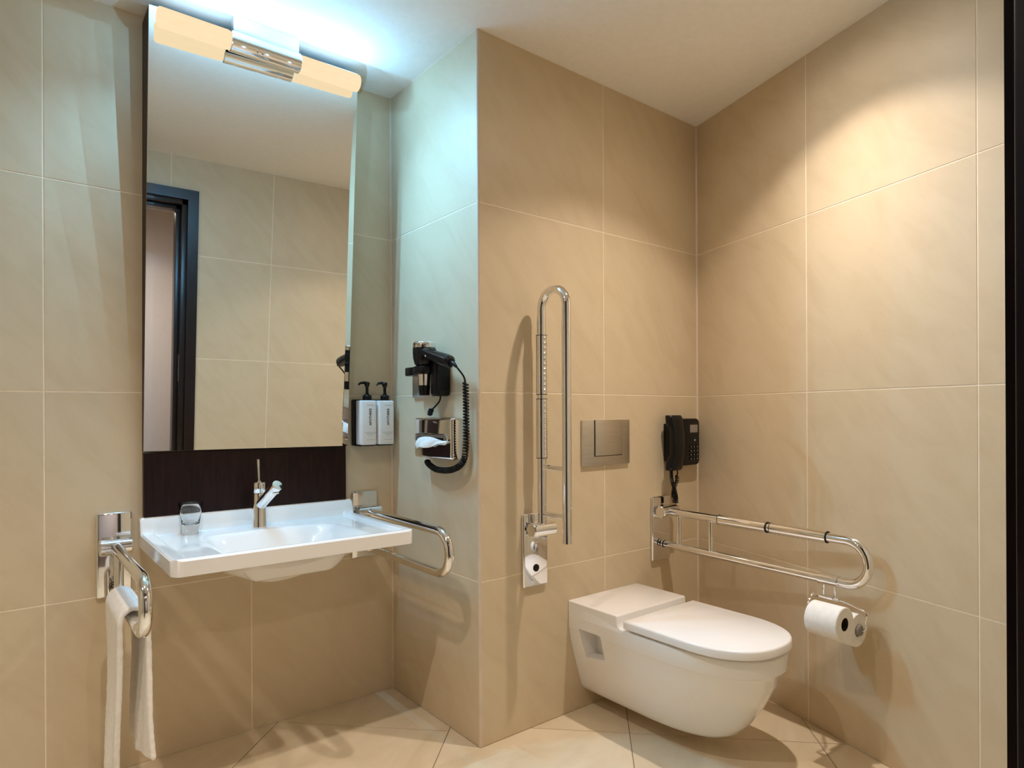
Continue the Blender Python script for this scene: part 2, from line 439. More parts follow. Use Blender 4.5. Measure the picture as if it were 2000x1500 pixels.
mk('strike_plate', box((DX1 - 0.0315, YF - 0.045, 0.98), (DX1 - 0.0295, YF - 0.02, 1.14), 0.0), M_STEEL, dr)

# hall outside the door (seen only in the mirror)
HY = -1.35
slab('wall_hall_back', (-1.6, HY - 0.1, 0), (2.4, HY, 2.3), M_HALL, 'pale papered hall wall reflected through the doorway')
slab('wall_hall_right', (2.0, HY, 0), (2.1, YF - WT, 2.3), M_HALL, 'pale papered side wall of the hall outside')
slab('wall_hall_left', (-1.3, HY, 0), (-1.2, YF - WT, 2.3), M_HALL, 'pale papered far side wall of the hall outside')
slab('floor_hall', (-1.3, HY, -0.08), (2.1, YF - WT, -0.001), M_HALLFLOOR, 'dark carpet of the hall outside')
slab('ceiling_hall', (-1.3, HY, 2.16), (2.1, YF - WT, 2.3), M_CEIL, 'hall ceiling reflected through the doorway')

# ================================================================ lights
def beam_profile(light, k):
    # photometric profile of the fitting: intensity falls with cos(angle)^k
    light.use_nodes = True
    N_, L_ = light.node_tree.nodes, light.node_tree.links
    em = N_['Emission']; tc = N_.new('ShaderNodeTexCoord'); sx = N_.new('ShaderNodeSeparateXYZ'); ab = N_.new('ShaderNodeMath'); pw = N_.new('ShaderNodeMath')
    ab.operation = 'ABSOLUTE'; pw.operation = 'POWER'; pw.inputs[1].default_value = k
    L_.new(tc.outputs['Normal'], sx.inputs[0]); L_.new(sx.outputs['Z'], ab.inputs[0]); L_.new(ab.outputs[0], pw.inputs[0]); L_.new(pw.outputs[0], em.inputs['Strength'])

def downlight(x, y, z, power, label, angle=120, blend=0.28, col=WARM):
    t = thing('ceiling_downlight', label, 'downlight', (x, y, z), 'recessed ceiling downlights')
    mk('trim_ring', lathe([(0.030, 0.0), (0.030, -0.004), (0.034, -0.005), (0.043, -0.004), (0.046, -0.001), (0.046, 0)], (x, y, z), n=40), M_CEIL, t)
    mk('lens', lathe([(0.0, -0.0005), (0.029, -0.0005), (0.029, -0.0015), (0.0, -0.0025)], (x, y, z), n=32, cap=False), M_BULB, t)
    ld = bpy.data.lights.new('downlight_beam', 'SPOT'); ld.energy = power; ld.color = col
    ld.spot_size = math.radians(angle); ld.spot_blend = blend; ld.shadow_soft_size = 0.022
    beam_profile(ld, 3.2)
    lo = link(bpy.data.objects.new('downlight_beam', ld)); lo.parent = t; lo.location = (0, 0, -0.012)
    sd_ = bpy.data.lights.new('downlight_spill', 'SPOT'); sd_.energy = power / SPOT_W * SPILL_W; sd_.color = col
    sd_.spot_size = math.radians(176); sd_.spot_blend = 0.5; sd_.shadow_soft_size = 0.03
    so_ = link(bpy.data.objects.new('downlight_spill', sd_)); so_.parent = t; so_.location = (0, 0, -0.012)
    return t
downlight(1.69, 0.975, HC, SPOT_W, 'recessed downlight in the ceiling in front of the toilet')
downlight(0.20, 1.05, HC, SPOT_W * 0.9, 'recessed downlight in the ceiling left of the washbasin', angle=160, blend=1.0)
downlight(-0.75, 1.05, HC, SPOT_W * 0.8, 'added fill downlight in the ceiling near the far left wall', angle=160, blend=1.0)  # unseen extra downlight, added to lift the fill light in the room
downlight(0.45, -0.65, 2.16, HALL_W, 'recessed downlight in the hall ceiling outside the door', angle=140)

# ================================================================ mirror, splashback, lamp
AL = math.radians(3.8); ROT = math.radians(-0.4); BE = math.radians(2.0)
mb = Vector((0.648, YA - 0.040, 0.9435))                       # middle of the mirror's lower edge
RY = Matrix.Rotation(-BE, 3, 'Z')
ev0 = RY @ Vector((0, -math.sin(AL), math.cos(AL))); ex0 = RY @ Vector((1, 0, 0))
ex = ex0 * math.cos(ROT) + ev0 * math.sin(ROT); ev = ev0 * math.cos(ROT) - ex0 * math.sin(ROT)
en = ex.cross(ev).normalized()
if en.y > 0: en = -en
MW, MH = 0.640, 1.305
mt = thing('wall_mirror', 'tall frameless wall mirror leaning forward above the basin', 'mirror', (0.648, YA, 0.9435))
def mp_(u, v, w=0.0): return mb + ex * u + ev * v + en * w
bm = bmesh.new()
hw, bv = MW / 2, 0.019
us = [-hw, -hw + bv, hw - bv, hw]; ws = [-0.0010, 0, 0, -0.0010]
f0 = [bm.verts.new(mp_(u, 0.0, w)) for u, w in zip(us, ws)]; f1 = [bm.verts.new(mp_(u, MH, w)) for u, w in zip(us, ws)]
k0 = [bm.verts.new(mp_(u, 0.0, -0.006)) for u in us]; k1 = [bm.verts.new(mp_(u, MH, -0.006)) for u in us]
for k in range(3):
    bm.faces.new((f0[k], f0[k + 1], f1[k + 1], f1[k])); bm.faces.new((k0[k], k0[k + 1], k1[k + 1], k1[k]))
    bm.faces.new((f0[k], f0[k + 1], k0[k + 1], k0[k])); bm.faces.new((f1[k], f1[k + 1], k1[k + 1], k1[k]))
for k in (0, 3): bm.faces.new((f0[k], f1[k], k1[k], k0[k]))
mk('mirror_glass', bm, M_MIRROR, mt, smooth=False)
bm = bmesh.new()
q = [mp_(-hw, 0, -0.0065), mp_(hw, 0, -0.0065), mp_(hw, MH, -0.0065), mp_(-hw, MH, -0.0065)]
a = [bm.verts.new(p) for p in q]; b_ = [bm.verts.new((p.x, YA - 0.0005, p.z)) for p in q]
bm.faces.new(a); bm.faces.new(b_[::-1])
for k in range(4): bm.faces.new((a[k], a[(k + 1) % 4], b_[(k + 1) % 4], b_[k]))
mk('backing_box', bm, M_WENGE, mt, smooth=False)

sp = tag(mk('splashback_panel', box((0.329, YA - 0.029, 0.7468), (0.971, YA - 0.0005, 0.9405), 0.001, 1), M_WENGE, loc=(0.65, YA, 0.7468)),
         'dark brown wood panel between the mirror and the washbasin', 'panel')

lp = thing('mirror_lamp', 'lit twin-tube lamp with chrome middle over the mirror', 'lamp', (0.65, YA - 0.165, HC))
LY, LZ, LR_ = YA - 0.165, 2.194, 0.028
mk('mounting_box', box((0.550, LY - 0.016, 2.214), (0.751, LY + 0.03, HC), 0.002), M_CHROME, lp)
bm = lathe([(0.029, 0), (0.0305, 0.002), (0.0305, 0.211), (0.029, 0.213)], (0.5435, LY, LZ), (1, 0, 0), 40)
cb_ = mk('chrome_sleeve', bm, M_CHROME, lp)
for dx in (0.62, 0.635):
    mk('screw', lathe([(0.0, 0.0), (0.0035, 0.0), (0.0035, 0.0015), (0.0, 0.003)], (dx, LY - 0.022, LZ - 0.022), (0, -0.7, -0.7), 10, cap=False), M_CHROME, lp)
for x0, x1 in ((0.346, 0.5435), (0.7565, 0.964)):
    L_ = x1 - x0
    pr_ = [(0.0, 0.0), (0.020, 0.0), (0.0265, 0.003), (LR_, 0.008), (LR_, L_ - 0.008), (0.0265, L_ - 0.003), (0.02, L_), (0.0, L_)]
    mk('glass_tube', lathe(pr_, (x0, LY, LZ), (1, 0, 0), 36, cap=False), M_TUBE, lp)
    for k in range(5):
        pl = bpy.data.lights.new('tube_and_fill_light', 'POINT'); pl.energy = LAMP_PT_W; pl.color = COOL; pl.shadow_soft_size = 0.0
        po = link(bpy.data.objects.new('tube_and_fill_light', pl)); po.parent = lp
        po.location = Vector((x0 + L_ * (k + 0.5) / 5, LY - LR_ - 0.016, LZ - LR_ - 0.014)) - ORG[lp.name]
        pu = bpy.data.lights.new('tube_and_fill_light', 'POINT'); pu.energy = LAMP_PT_W * 0.09; pu.color = COOL; pu.shadow_soft_size = 0.0
        pv = link(bpy.data.objects.new('tube_and_fill_light', pu)); pv.parent = lp
        pv.location = Vector((x0 + L_ * (k + 0.5) / 5, LY, LZ + LR_ + 0.006)) - ORG[lp.name]

for k in range(3):                                             # fill lights added before the chrome middle, to even the ceiling glow
    pl = bpy.data.lights.new('tube_and_fill_light', 'POINT'); pl.energy = LAMP_PT_W; pl.color = COOL; pl.shadow_soft_size = 0.0
    po = link(bpy.data.objects.new('tube_and_fill_light', pl)); po.parent = lp
    po.location = Vector((0.5495 + 0.213 * (k + 0.5) / 3, LY - LR_ - 0.018, LZ - LR_ - 0.014)) - ORG[lp.name]

for xs_ in (0.39, 0.47, 0.55, 0.78):
    ld = bpy.data.lights.new('tube_light_down', 'SPOT'); ld.energy = LAMP_DOWN_W; ld.color = COOL
    ld.spot_size = math.radians(172); ld.spot_blend = 0.9; ld.shadow_soft_size = 0.0
    lo = link(bpy.data.objects.new('tube_light_down', ld)); lo.parent = lp
    lo.location = Vector((xs_, LY - LR_ * 0.8, LZ - LR_ - 0.004)) - ORG[lp.name]; lo.rotation_euler = (math.radians(-24), 0, 0)

# ================================================================ washbasin
BX0, BX1, BYF, BYB = 0.318, 0.993, 1.733, YA - 0.0008
BXC, BHW = (BX0 + BX1) / 2, (BX1 - BX0) / 2
ZR, ZB, ZUP = 0.700, 0.657, 0.746
def sst(a, b, x):
    t = max(0.0, min(1.0, (x - a) / (b - a))); return t * t * (3 - 2 * t)
def hw_at(y, r=0.028):
    d = y - BYF
    return BHW if d >= r else BHW - r + math.sqrt(max(r * r - (r - d) ** 2, 0))
def basin_top(x, y):
    dl = min(x - BX0, BX1 - x); df = y - BYF
    de = min(dl, df)
    z = ZR - 0.010 * sst(0.030, 0.040, min(dl, df + 0.012))            # deck inside the raised border
    # bowl: steep at the back, sloping sides
    xa, xb = 0.445, 0.880
    sx = sst(xa, xa + 0.105, x) * sst(xb, xb - 0.13, x) if xa < x < xb else 0
    sy = sst(BYF + 0.026, BYF + 0.10, y) * (1 - sst(2.03, 2.098, y))
    z -= 0.098 * sx * sy
    ku = sst(BYB - 0.044, BYB - 0.026, y)
    z += (ZUP - z) * ku                                                # upstand at the wall
    z -= 0.005 * (1 - sst(0, 0.006, de))
    return z
def basin_bot(x, y):
    sx = sst(0.35, 0.62, x) * (1 - sst(0.62, 1.0, x))
    sy = sst(BYF + 0.01, BYF + 0.16, y)
    return ZB - 0.088 * sx * sy
bm = bmesh.new()
def spaced(lo, hi, n, fine=()):
    a = [lo + (hi - lo) * i / n for i in range(n + 1)]
    return sorted(set([round(v, 5) for v in a] + [round(v, 5) for v in fine]))
ys = spaced(BYF, BYB, 96, [BYF + d for d in (0.0008, 0.002, 0.0035)])
ss = spaced(-1, 1, 150, [-1 + d for d in (0.003, 0.006, 0.01)] + [1 - d for d in (0.003, 0.006, 0.01)])
top = [[bm.verts.new((BXC + s * hw_at(y), y, basin_top(BXC + s * hw_at(y), y))) for s in ss] for y in ys]
bot = [[bm.verts.new((BXC + s * hw_at(y) * 0.997, y + 0.001 * (j == 0), basin_bot(BXC + s * hw_at(y), y))) for s in ss] for j, y in enumerate(ys)]
ny, nx = len(ys), len(ss)
for j in range(ny - 1):
    for i in range(nx - 1):
        bm.faces.new((top[j][i], top[j][i + 1], top[j + 1][i + 1], top[j + 1][i]))
        bm.faces.new((bot[j][i], bot[j + 1][i], bot[j + 1][i + 1], bot[j][i + 1]))
    for i in (0, nx - 1): bm.faces.new((top[j][i], top[j + 1][i], bot[j + 1][i], bot[j][i]))
for i in range(nx - 1):
    for j in (0, ny - 1): bm.faces.new((top[j][i], top[j][i + 1], bot[j][i + 1], bot[j][i]))
wb = thing('washbasin', 'white ceramic wall-hung washbasin below the mirror', 'washbasin', (BXC, YA, ZB))
mk('bowl', bm, M_CERAMIC, wb, angle=50)
mk('drain', lathe([(0.0, 0.0025), (0.018, 0.0025), (0.022, 0.001), (0.022, -0.003), (0, -0.003)], (0.65, 1.92, basin_top(0.65, 1.92)), n=28, cap=False), M_CHROME, wb)

# faucet
FX, FY = 0.648, 2.140
fz = basin_top(FX, FY)
fa = thing('basin_faucet', 'chrome single-lever faucet with slanted spout on the basin', 'faucet', (FX, FY, fz))
mk('body', lathe([(0.0, 0), (0.0245, 0), (0.0245, 0.004), (0.0238, 0.006), (0.0215, 0.075), (0.0210, 0.110), (0.0203, 0.111), (0.0203, 0.113), (0.0210, 0.114), (0.0210, 0.143), (0.0195, 0.146), (0.0, 0.146)], (FX, FY, fz), n=36, cap=False), M_CHROME, fa)
sp0 = Vector((FX, FY, fz + 0.068)); sp1 = Vector((0.672, 2.032, 0.834))
sd = (sp1 - sp0).normalized()
spt = mk('spout', lathe([(0.0170, 0), (0.0170, (sp1 - sp0).length - 0.003), (0.0160, (sp1 - sp0).length - 0.001), (0.0, (sp1 - sp0).length)], sp0, sd, 28), M_CHROME, fa)
mk('aerator', lathe([(0.0, 0.012), (0.009, 0.012), (0.010, 0.010), (0.010, 0.0), (0.0, 0.0)], sp1 - sd * 0.016 + Vector((0, 0, -0.008)), Vector((0, -0.35, -1)), 20, cap=False), M_CHROME, spt)
mk('lever', lathe([(0.0, 0), (0.007, 0), (0.007, 0.004), (0.0034, 0.006), (0.0040, 0.040), (0.0048, 0.072), (0.0040, 0.074), (0.0, 0.074)], (FX, FY, fz + 0.146), (-0.03, 0.03, 1), 16, cap=False), M_CHROME, fa)

# drinking glass
GX, GY = 0.447, 2.150
gz = basin_top(GX, GY) + 0.0005
prof = [(0.0, 0.0), (0.021, 0.0), (0.0225, 0.0015), (0.0235, 0.018), (0.0265, 0.040), (0.0305, 0.070), (0.0335, 0.094), (0.0333, 0.0955), (0.0320, 0.0945),
        (0.0290, 0.070), (0.0250, 0.045), (0.0200, 0.033), (0.010, 0.0275), (0.0, 0.0265)]
tag(mk('drinking_glass', lathe(prof, (GX, GY, gz), n=40, cap=False), M_GLASS, loc=(GX, GY, gz), angle=60), 'small clear glass tumbler standing on the washbasin', 'glass')

# ================================================================ folding grab rails
def grab_rail(label, x0, yw, z_lo, z_hi, pw, zh, length, sep, group, r=0.0148, grips=False, rungs=(), up=False, swing=0.0, grip_len=0.17):
    t = thing('folding_grab_rail', label, 'grab rail', (x0, yw, z_lo), group)
    mk('backplate', box((x0 - pw / 2, yw - 0.013, z_lo), (x0 + pw / 2, yw - 0.0004, z_hi), 0.006, 3), M_CHROME, t)
    ho = 0.045                                     # hinge axis stands this far off the wall
    e_a = Vector((math.sin(swing), -math.cos(swing), 0)); e_b = Vector((0, 0, -1))
    if up: e_a, e_b = Vector((0, 0, 1)), Vector((0, -1, 0))
    H = Vector((x0, yw - ho, zh))
    P = lambda a, b: H + e_a * a + e_b * b
    # hinge: block on the plate and barrel across it
    hb = mk('hinge_block', box((x0 - pw * 0.36, yw - ho, zh - 0.022), (x0 + pw * 0.36, yw - 0.012, zh + 0.022), 0.005, 2), M_CHROME, t)
    mk('hinge_barrel', lathe([(0.0, 0), (0.021, 0), (0.0235, 0.003), (0.0235, pw * 0.31), (0.0225, pw * 0.315), (0.0235, pw * 0.32), (0.0235, pw * 0.87), (0.021, pw * 0.9), (0.0, pw * 0.9)], (x0 - pw * 0.45, yw - ho, zh), (1, 0, 0), 32, cap=False), M_CHROME, hb)
    R = sep / 2
    path = [P(0.012, 0), P(length * 0.3, 0), P(length * 0.6, 0), P(length - R, 0)]
    path += arc(P(length - R, R), e_a, e_b, R, -PI / 2, PI / 2, 22)[1:]
    tail = -0.028 if not up else -0.030
    path += [P(length * 0.6, sep), P(length * 0.3, sep), P(tail, sep)]
    mk('rail_tube', tube(path, r, 22), M_CHROME, t)
    for a in rungs:
        mk('rung', tube([P(a, r * 0.5), P(a, sep - r * 0.5)], r * 0.62, 14), M_CHROME, t)
    if grips:
        for a0 in grips:
            n_ = 60
            g = lathe([(r * 1.02, 0.0), (r * 1.24, 0.001), (r * 1.24, grip_len - 0.001), (r * 1.02, grip_len)], P(a0, 0), e_a, 24)
            go = mk('hand_grip', g, M_CHROME, t)
            bb = bmesh.new()
            for k in range(11):
                bb = lathe([(0.0, 0.003), (0.0035, 0.002), (0.006, 0.0), (0.006, -0.003), (0.0, -0.003)], P(a0 + 0.012 + k * (grip_len - 0.024) / 10, r * 1.22), e_b, 10, bm=bb, cap=False)
            mk('finger_ridge', bb, M_CHROME, go)
            for q in (0.0, grip_len):
                mk('grip_ring', lathe([(r * 1.0, -0.001), (r * 1.27, -0.001), (r * 1.27, 0.001), (r * 1.0, 0.001)], P(a0 + q, 0), e_a, 24), M_RUBBER, go)
    if up:
        mk('stop_buffer', lathe([(0.0, 0.0), (0.0125, 0.0), (0.0125, 0.002), (0.011, 0.003), (0.0, 0.003)], (x0, yw - 0.0125, z_lo + 0.062), (0, -1, 0), 24, cap=False), M_RUBBER, t)
    else:
        mk('stop_buffer', lathe([(0.0, 0.0), (r * 1.03, 0.0), (r * 1.03, 0.006), (0.0, 0.006)], P(-0.020, sep), e_a, 20, cap=False), M_RUBBER, t)
    return t, P

RG = 'chrome folding grab rails'
grab_rail('chrome folding rail at the left of the basin, towel hung on it', 0.254, YA, 0.519, 0.768, 0.091, 0.672, 0.500, 0.130, RG, rungs=(0.035, 0.085))
grab_rail('chrome folding rail lowered between the basin and the niche wall', 1.053, YA, 0.521, 0.768, 0.103, 0.694, 0.545, 0.130, RG)
grab_rail('chrome folding rail swung upright left of the toilet', 1.396, YC, 0.475, 0.722, 0.108, 0.672, 0.785, 0.120, RG, grips=(0.235, 0.445), rungs=(0.052, 0.205), up=True, grip_len=0.195)
tR, PRAIL = grab_rail('chrome folding rail lowered right of the toilet, below the telephone', 2.056, YC, 0.467, 0.722, 0.112, 0.665, 0.775, 0.132, RG, grips=(0.245, 0.455), rungs=(0.055, 0.205), swing=-0.075, grip_len=0.195)

# ================================================================ hand towel over the left rail
def towel():
    bm = bmesh.new()
    zt = 0.672 - 0.130 + 0.0148 + 0.004
    X0 = 0.254
    prof = []
    zl, zr_ = 0.045, 0.165
    nl = 26
    for i in range(nl): 
        f = i / (nl - 1); prof.append((X0 - 0.022 - 0.002 * math.sin(f * 7), zl + (zt - 0.018 - zl) * f, 1 - f, -1))
    for k in range(1, 8):
        a = PI - PI * k / 8; prof.append((X0 + 0.022 * math.cos(a), zt - 0.018 + 0.022 * math.sin(a), 0, 0))
    for i in range(nl):
        f = i / (nl - 1); prof.append((X0 + 0.022 + 0.002 * math.sin(f * 6), zt - 0.018 + (zr_ - zt + 0.018) * f, f, 1))
    ny_ = 22; rows = []
    for j in range(ny_ + 1):
        v = j / ny_; row = []
        for (x, z, f, side) in prof:
            y = 1.845 + 0.245 * v
            y += (0.10 * f * (1 - v) if side < 0 else 0.035 * f * (0.5 - v))      # the flaps gather towards the hem
            wav = 0.010 * f * math.sin(v * 9 + (1.3 if side > 0 else 0)) + 0.004 * f * math.sin(v * 23 + z * 9)
            row.append(bm.verts.new((x + wav + side * 0.004 * f, y, z + (0.006 * math.sin(v * 5) * f))))
        rows.append(row)
    for a, c in zip(rows[:-1], rows[1:]):
        for i in range(len(prof) - 1): bm.faces.new((a[i], a[i + 1], c[i + 1], c[i]))
    return bm
to = tag(mk('hand_towel', towel(), M_TERRY, loc=(0.254, 1.97, 0.05), angle=None), 'white towel hanging over the rail left of the basin', 'towel')
md = to.modifiers.new('thick', 'SOLIDIFY'); md.thickness = 0.014; md.offset = 1.0
md = to.modifiers.new('soft', 'SUBSURF'); md.levels = 1; md.render_levels = 2
tx = bpy.data.textures.new('terry_noise', 'CLOUDS'); tx.noise_scale = 0.02
md = to.modifiers.new('pile', 'DISPLACE'); md.texture = tx; md.strength = 0.003; md.mid_level = 0.5

# ================================================================ soap dispensers
def text_mesh(body, size, M, material, name, parent, ext=0.0002):
    cu = bpy.data.curves.new('txt', 'FONT'); cu.body = body; cu.size = size; cu.extrude = ext; cu.align_x = 'CENTER'; cu.align_y = 'CENTER'; cu.resolution_u = 2; cu.offset = 0.00022
    o = link(bpy.data.objects.new('txt', cu)); bpy.context.view_layer.update()
    me = bpy.data.meshes.new_from_object(o.evaluated_get(bpy.context.evaluated_depsgraph_get()))
    bpy.data.objects.remove(o)
    bm = bmesh.new(); bm.from_mesh(me); bpy.data.meshes.remove(me); bm.transform(M)
    return mk(name, bm, material, parent, smooth=False)

def dispenser(xc, label):
    w, d, z0, z1 = 0.066, 0.046, 0.9415, 1.1045
    yb = YA - 0.018
    t = thing('soap_dispenser', label, 'dispenser', (xc, YA, z0), 'soap dispensers beside the mirror')
    mk('wall_bracket', box((xc - w / 2 - 0.008, YA - 0.017, z0 - 0.003), (xc + w / 2 - 0.006, YA - 0.0005, z1 + 0.004), 0.003), M_BLACK, t)
    mk('bracket_base', box((xc - w / 2 - 0.002, yb - d * 0.9, z0 - 0.004), (xc + w / 2 - 0.006, YA - 0.014, z0 - 0.0005), 0.001), M_BLACK, t)
    bm = box((xc - w / 2, yb - d, z0), (xc + w / 2, yb, z1))
    vert = [e for e in bm.edges if abs(e.verts[0].co.z - e.verts[1].co.z) > 0.01]
    bmesh.ops.bevel(bm, geom=vert, offset=0.010, segments=4, profile=0.5, affect='EDGES')
    cap = [e for e in bm.edges if abs(e.verts[0].co.z - e.verts[1].co.z) < 1e-5]
    bmesh.ops.bevel(bm, geom=cap, offset=0.005, segments=3, profile=0.5, affect='EDGES')
    bo = mk('bottle', bm, M_WHITE, t)
    yc = yb - d / 2
    mk('collar', lathe([(0.0, 0), (0.0165, 0), (0.0165, 0.018), (0.015, 0.020), (0.009, 0.020), (0.009, 0.025), (0, 0.025)], (xc + 0.004, yc, z1 - 0.001), n=28, cap=False), M_BLACK, t)
    pm = mk('pump_stem', lathe([(0.0055, 0), (0.0055, 0.026), (0.0085, 0.030), (0.0105, 0.042), (0.009, 0.0445), (0, 0.045)], (xc + 0.004, yc, z1 + 0.023), n=20), M_BLACK, t)
    mk('nozzle', tube(smooth_path([(xc + 0.006, yc, z1 + 0.064), (xc - 0.010, yc - 0.002, z1 + 0.065), (xc - 0.024, yc - 0.003, z1 + 0.063), (xc - 0.031, yc - 0.004, z1 + 0.057)], 4), [0.0055] * 5 + [0.0046] * 4 + [0.0038] * 4, 10), M_BLACK, pm)
    yf = yb - d - 0.0003
    M = Matrix.Translation((xc + 0.006, yf, 1.044)) @ Matrix.Rotation(PI / 2, 4, 'X') @ Matrix.Rotation(PI / 2, 4, 'Z')
    text_mesh('APOTHEKE', 0.0125, M, M_INK, 'lettering', bo)
    for (zz, ww, hh) in ((1.0875, 0.026, 0.0012), (0.987, 0.046, 0.0017), (0.9815, 0.030, 0.0017), (0.975, 0.016, 0.0010), (0.9605, 0.034, 0.0012)):
        bm = bmesh.new(); x = -ww / 2; rnd = random.Random(int(zz * 1e4))
        while x < ww / 2:
            l = rnd.uniform(0.002, 0.006); box((xc + 0.006 + x, yf, zz - hh / 2), (xc + 0.006 + min(x + l, ww / 2), yf + 0.0003, zz + hh / 2), bm=bm); x += l + 0.0011
        mk('small_print', bm, M_GREYINK, bo, smooth=False)
    return t
dispenser(1.0455, 'white pump soap bottle in black bracket, the one nearer the mirror')
dispenser(1.1175, 'white pump soap bottle in black bracket, the one in the corner')

# ================================================================ hair dryer and its wall mount
DXb = XN - 0.064
hm = thing('hair_dryer_mount', 'black and steel hair dryer holder on the niche wall', 'holder', (XN, 1.93, 1.115))
mk('steel_plate', box((XN - 0.010, 1.918, 1.112), (XN - 0.0004, 2.050, 1.205), 0.003), M_STEEL, hm)
mk('bracket_arm', box((DXb - 0.010, 1.905, 1.186), (XN - 0.010, 1.990, 1.216), 0.005), M_BLACK, hm)
mk('cradle_ring', lathe([(0.0225, 0.0), (0.036, 0.0), (0.037, 0.003), (0.037, 0.022), (0.036, 0.025), (0.0225, 0.025)], (DXb, 1.872, 1.188), n=32), M_BLACK, hm)
mk('switch_box', box((XN - 0.060, 1.806, 1.113), (XN - 0.0004, 1.845, 1.232), 0.010, 3), M_BLACK, hm)
hd = thing('hair_dryer', 'black hair dryer with chrome cap and curled cord', 'hair dryer', (DXb, 1.872, 1.12))
bx_, by_ = DXb, 1.872
mk('barrel', lathe([(0.0, 1.214), (0.026, 1.214), (0.033, 1.222), (0.0375, 1.240), (0.0390, 1.262), (0.0385, 1.276), (0.0, 1.276)], (bx_, by_, 0), n=40, cap=False), M_BLACK, hd)
mk('chrome_cap', lathe([(0.0385, 1.2755), (0.0385, 1.290), (0.036, 1.2945), (0.030, 1.2975), (0.0, 1.299)], (bx_, by_, 0), n=40), M_CHROME, hd)
mk('neck', lathe([(0.0, 1.186), (0.0215, 1.186), (0.0215, 1.216), (0.0, 1.216)], (bx_, by_, 0), n=32, cap=False), M_BLACK, hd)
mk('chrome_collar', lathe([(0.0, 1.150), (0.0215, 1.150), (0.0240, 1.187), (0.0, 1.187)], (bx_, by_, 0), n=36, cap=False), M_CHROME, hd)
mk('nozzle', lathe([(0.0, 1.117), (0.0175, 1.117), (0.0205, 1.151), (0.0, 1.151)], (bx_, by_, 0), n=32, cap=False), M_BLACK, hd)
h0, h1 = Vector((bx_ - 0.012, by_ - 0.015, 1.262)), Vector((bx_ - 0.012, by_ - 0.185, 1.214))
hdn = (h1 - h0).normalized()
mk('handle', lathe([(0.017, 0), (0.0185, 0.03), (0.0190, 0.07), (0.0205, 0.11), (0.0220, 0.145), (0.0210, 0.165), (0.014, 0.173), (0.0, 0.174)], h0, hdn, 28), M_BLACK, hd)
mk('switch', obox(h0 + hdn * 0.06 + Vector((0, 0, 0.0185)), Vector((1, 0, 0)), hdn, hdn.cross(Vector((1, 0, 0))), 0.006, 0.014, 0.003, 0.001), M_BLACK, hd)
mk('badge', lathe([(0.0, 0.0), (0.0035, 0.0), (0.003, 0.001), (0.0, 0.0012)], h0 + hdn * 0.045 + Vector((-0.0185, 0, -0.006)), (-1, 0, -0.2), 12, cap=False), M_KEY, hd)
e0 = h0 + hdn * 0.170
mk('strain_relief', tube(smooth_path([e0, e0 + hdn * 0.02, e0 + hdn * 0.034 + Vector((0, 0, -0.006))], 4), [0.008, 0.0078, 0.0072, 0.0068, 0.0062, 0.0058, 0.0054, 0.005, 0.0046], 12), M_BLACK, hd)
ex0_ = e0 + hdn * 0.033 + Vector((0, 0, -0.005))
cx_ = XN - 0.036
straight = smooth_path([ex0_, (cx_ - 0.012, 1.662, 1.172), (cx_, 1.669, 1.150)], 8)
mk('cord', tube(straight, 0.0030, 8), M_RUBBER, hd)
loop = smooth_path([(cx_, 1.668, 1.152), (cx_, 1.666, 1.06), (cx_, 1.668, 0.95), (cx_, 1.688, 0.900), (cx_, 1.750, 0.873), (cx_, 1.840, 0.868), (cx_ + 0.005, 1.905, 0.884), (cx_ + 0.012, 1.920, 0.894)], 10)
mk('coiled_cord', coil(loop, 52, 0.0080, 0.0030, per=12, n=6), M_RUBBER, hd)
c2 = smooth_path([(XN - 0.030, 1.825, 1.114), (XN - 0.030, 1.832, 1.097), (XN - 0.030, 1.862, 1.078), (XN - 0.030, 1.888, 1.066)], 8)
mk('cord', tube(c2, 0.0030, 8), M_RUBBER, hd)
mk('coiled_cord', coil(smooth_path([(XN - 0.030, 1.886, 1.068), (XN - 0.027, 1.896, 1.060), (XN - 0.024, 1.904, 1.0535)], 6), 5, 0.0065, 0.0032, per=10, n=6), M_RUBBER, hd)

# ================================================================ tissue dispenser
ty0, ty1, tz0, tz1, td = 1.710, 1.946, 0.906, 1.042, 0.062
tb = thing('tissue_dispenser', 'chrome wall box with white tissue pulled from its slot', 'tissue box', (XN, (ty0 + ty1) / 2, tz0))
bm = box((XN - td, ty0, tz0), (XN - 0.0004, ty1, tz1), 0.009, 4)
body = mk('box_body', bm, M_CHROME, tb)
def stadium(y0, y1, z0, z1, n=10):
    r = (z1 - z0) / 2; zc = (z0 + z1) / 2; pts = []
    for i in range(n + 1): a = -PI / 2 + PI * i / n; pts.append((y1 - r + r * math.cos(a), zc + r * math.sin(a)))
    for i in range(n + 1): a = PI / 2 + PI * i / n; pts.append((y0 + r + r * math.cos(a), zc + r * math.sin(a)))
    return pts
sy0, sy1, sz0, sz1 = 1.735, 1.938, 0.956, 0.988
st = stadium(sy0, sy1, sz0, sz1)
mk('slot_rim', tube([Vector((XN - td - 0.001, y, z)) for y, z in st] + [Vector((XN - td - 0.001, *st[0]))], 0.0022, 8, cap=False), M_CHROME, tb)
mk('slot_plate', prism(st, lambda a, b: (XN - td - 0.0012, a, b), lambda a, b: (XN - td + 0.002, a, b)), M_STEEL, tb, smooth=False)
mk('slot_opening', prism(stadium(sy0 + 0.02, sy1 - 0.02, sz0 + 0.009, sz1 - 0.012), lambda a, b: (XN - td - 0.0018, a, b), lambda a, b: (XN - td + 0.001, a, b)), M_BLACK, tb, smooth=False)
bm = bmesh.new(); rows = []
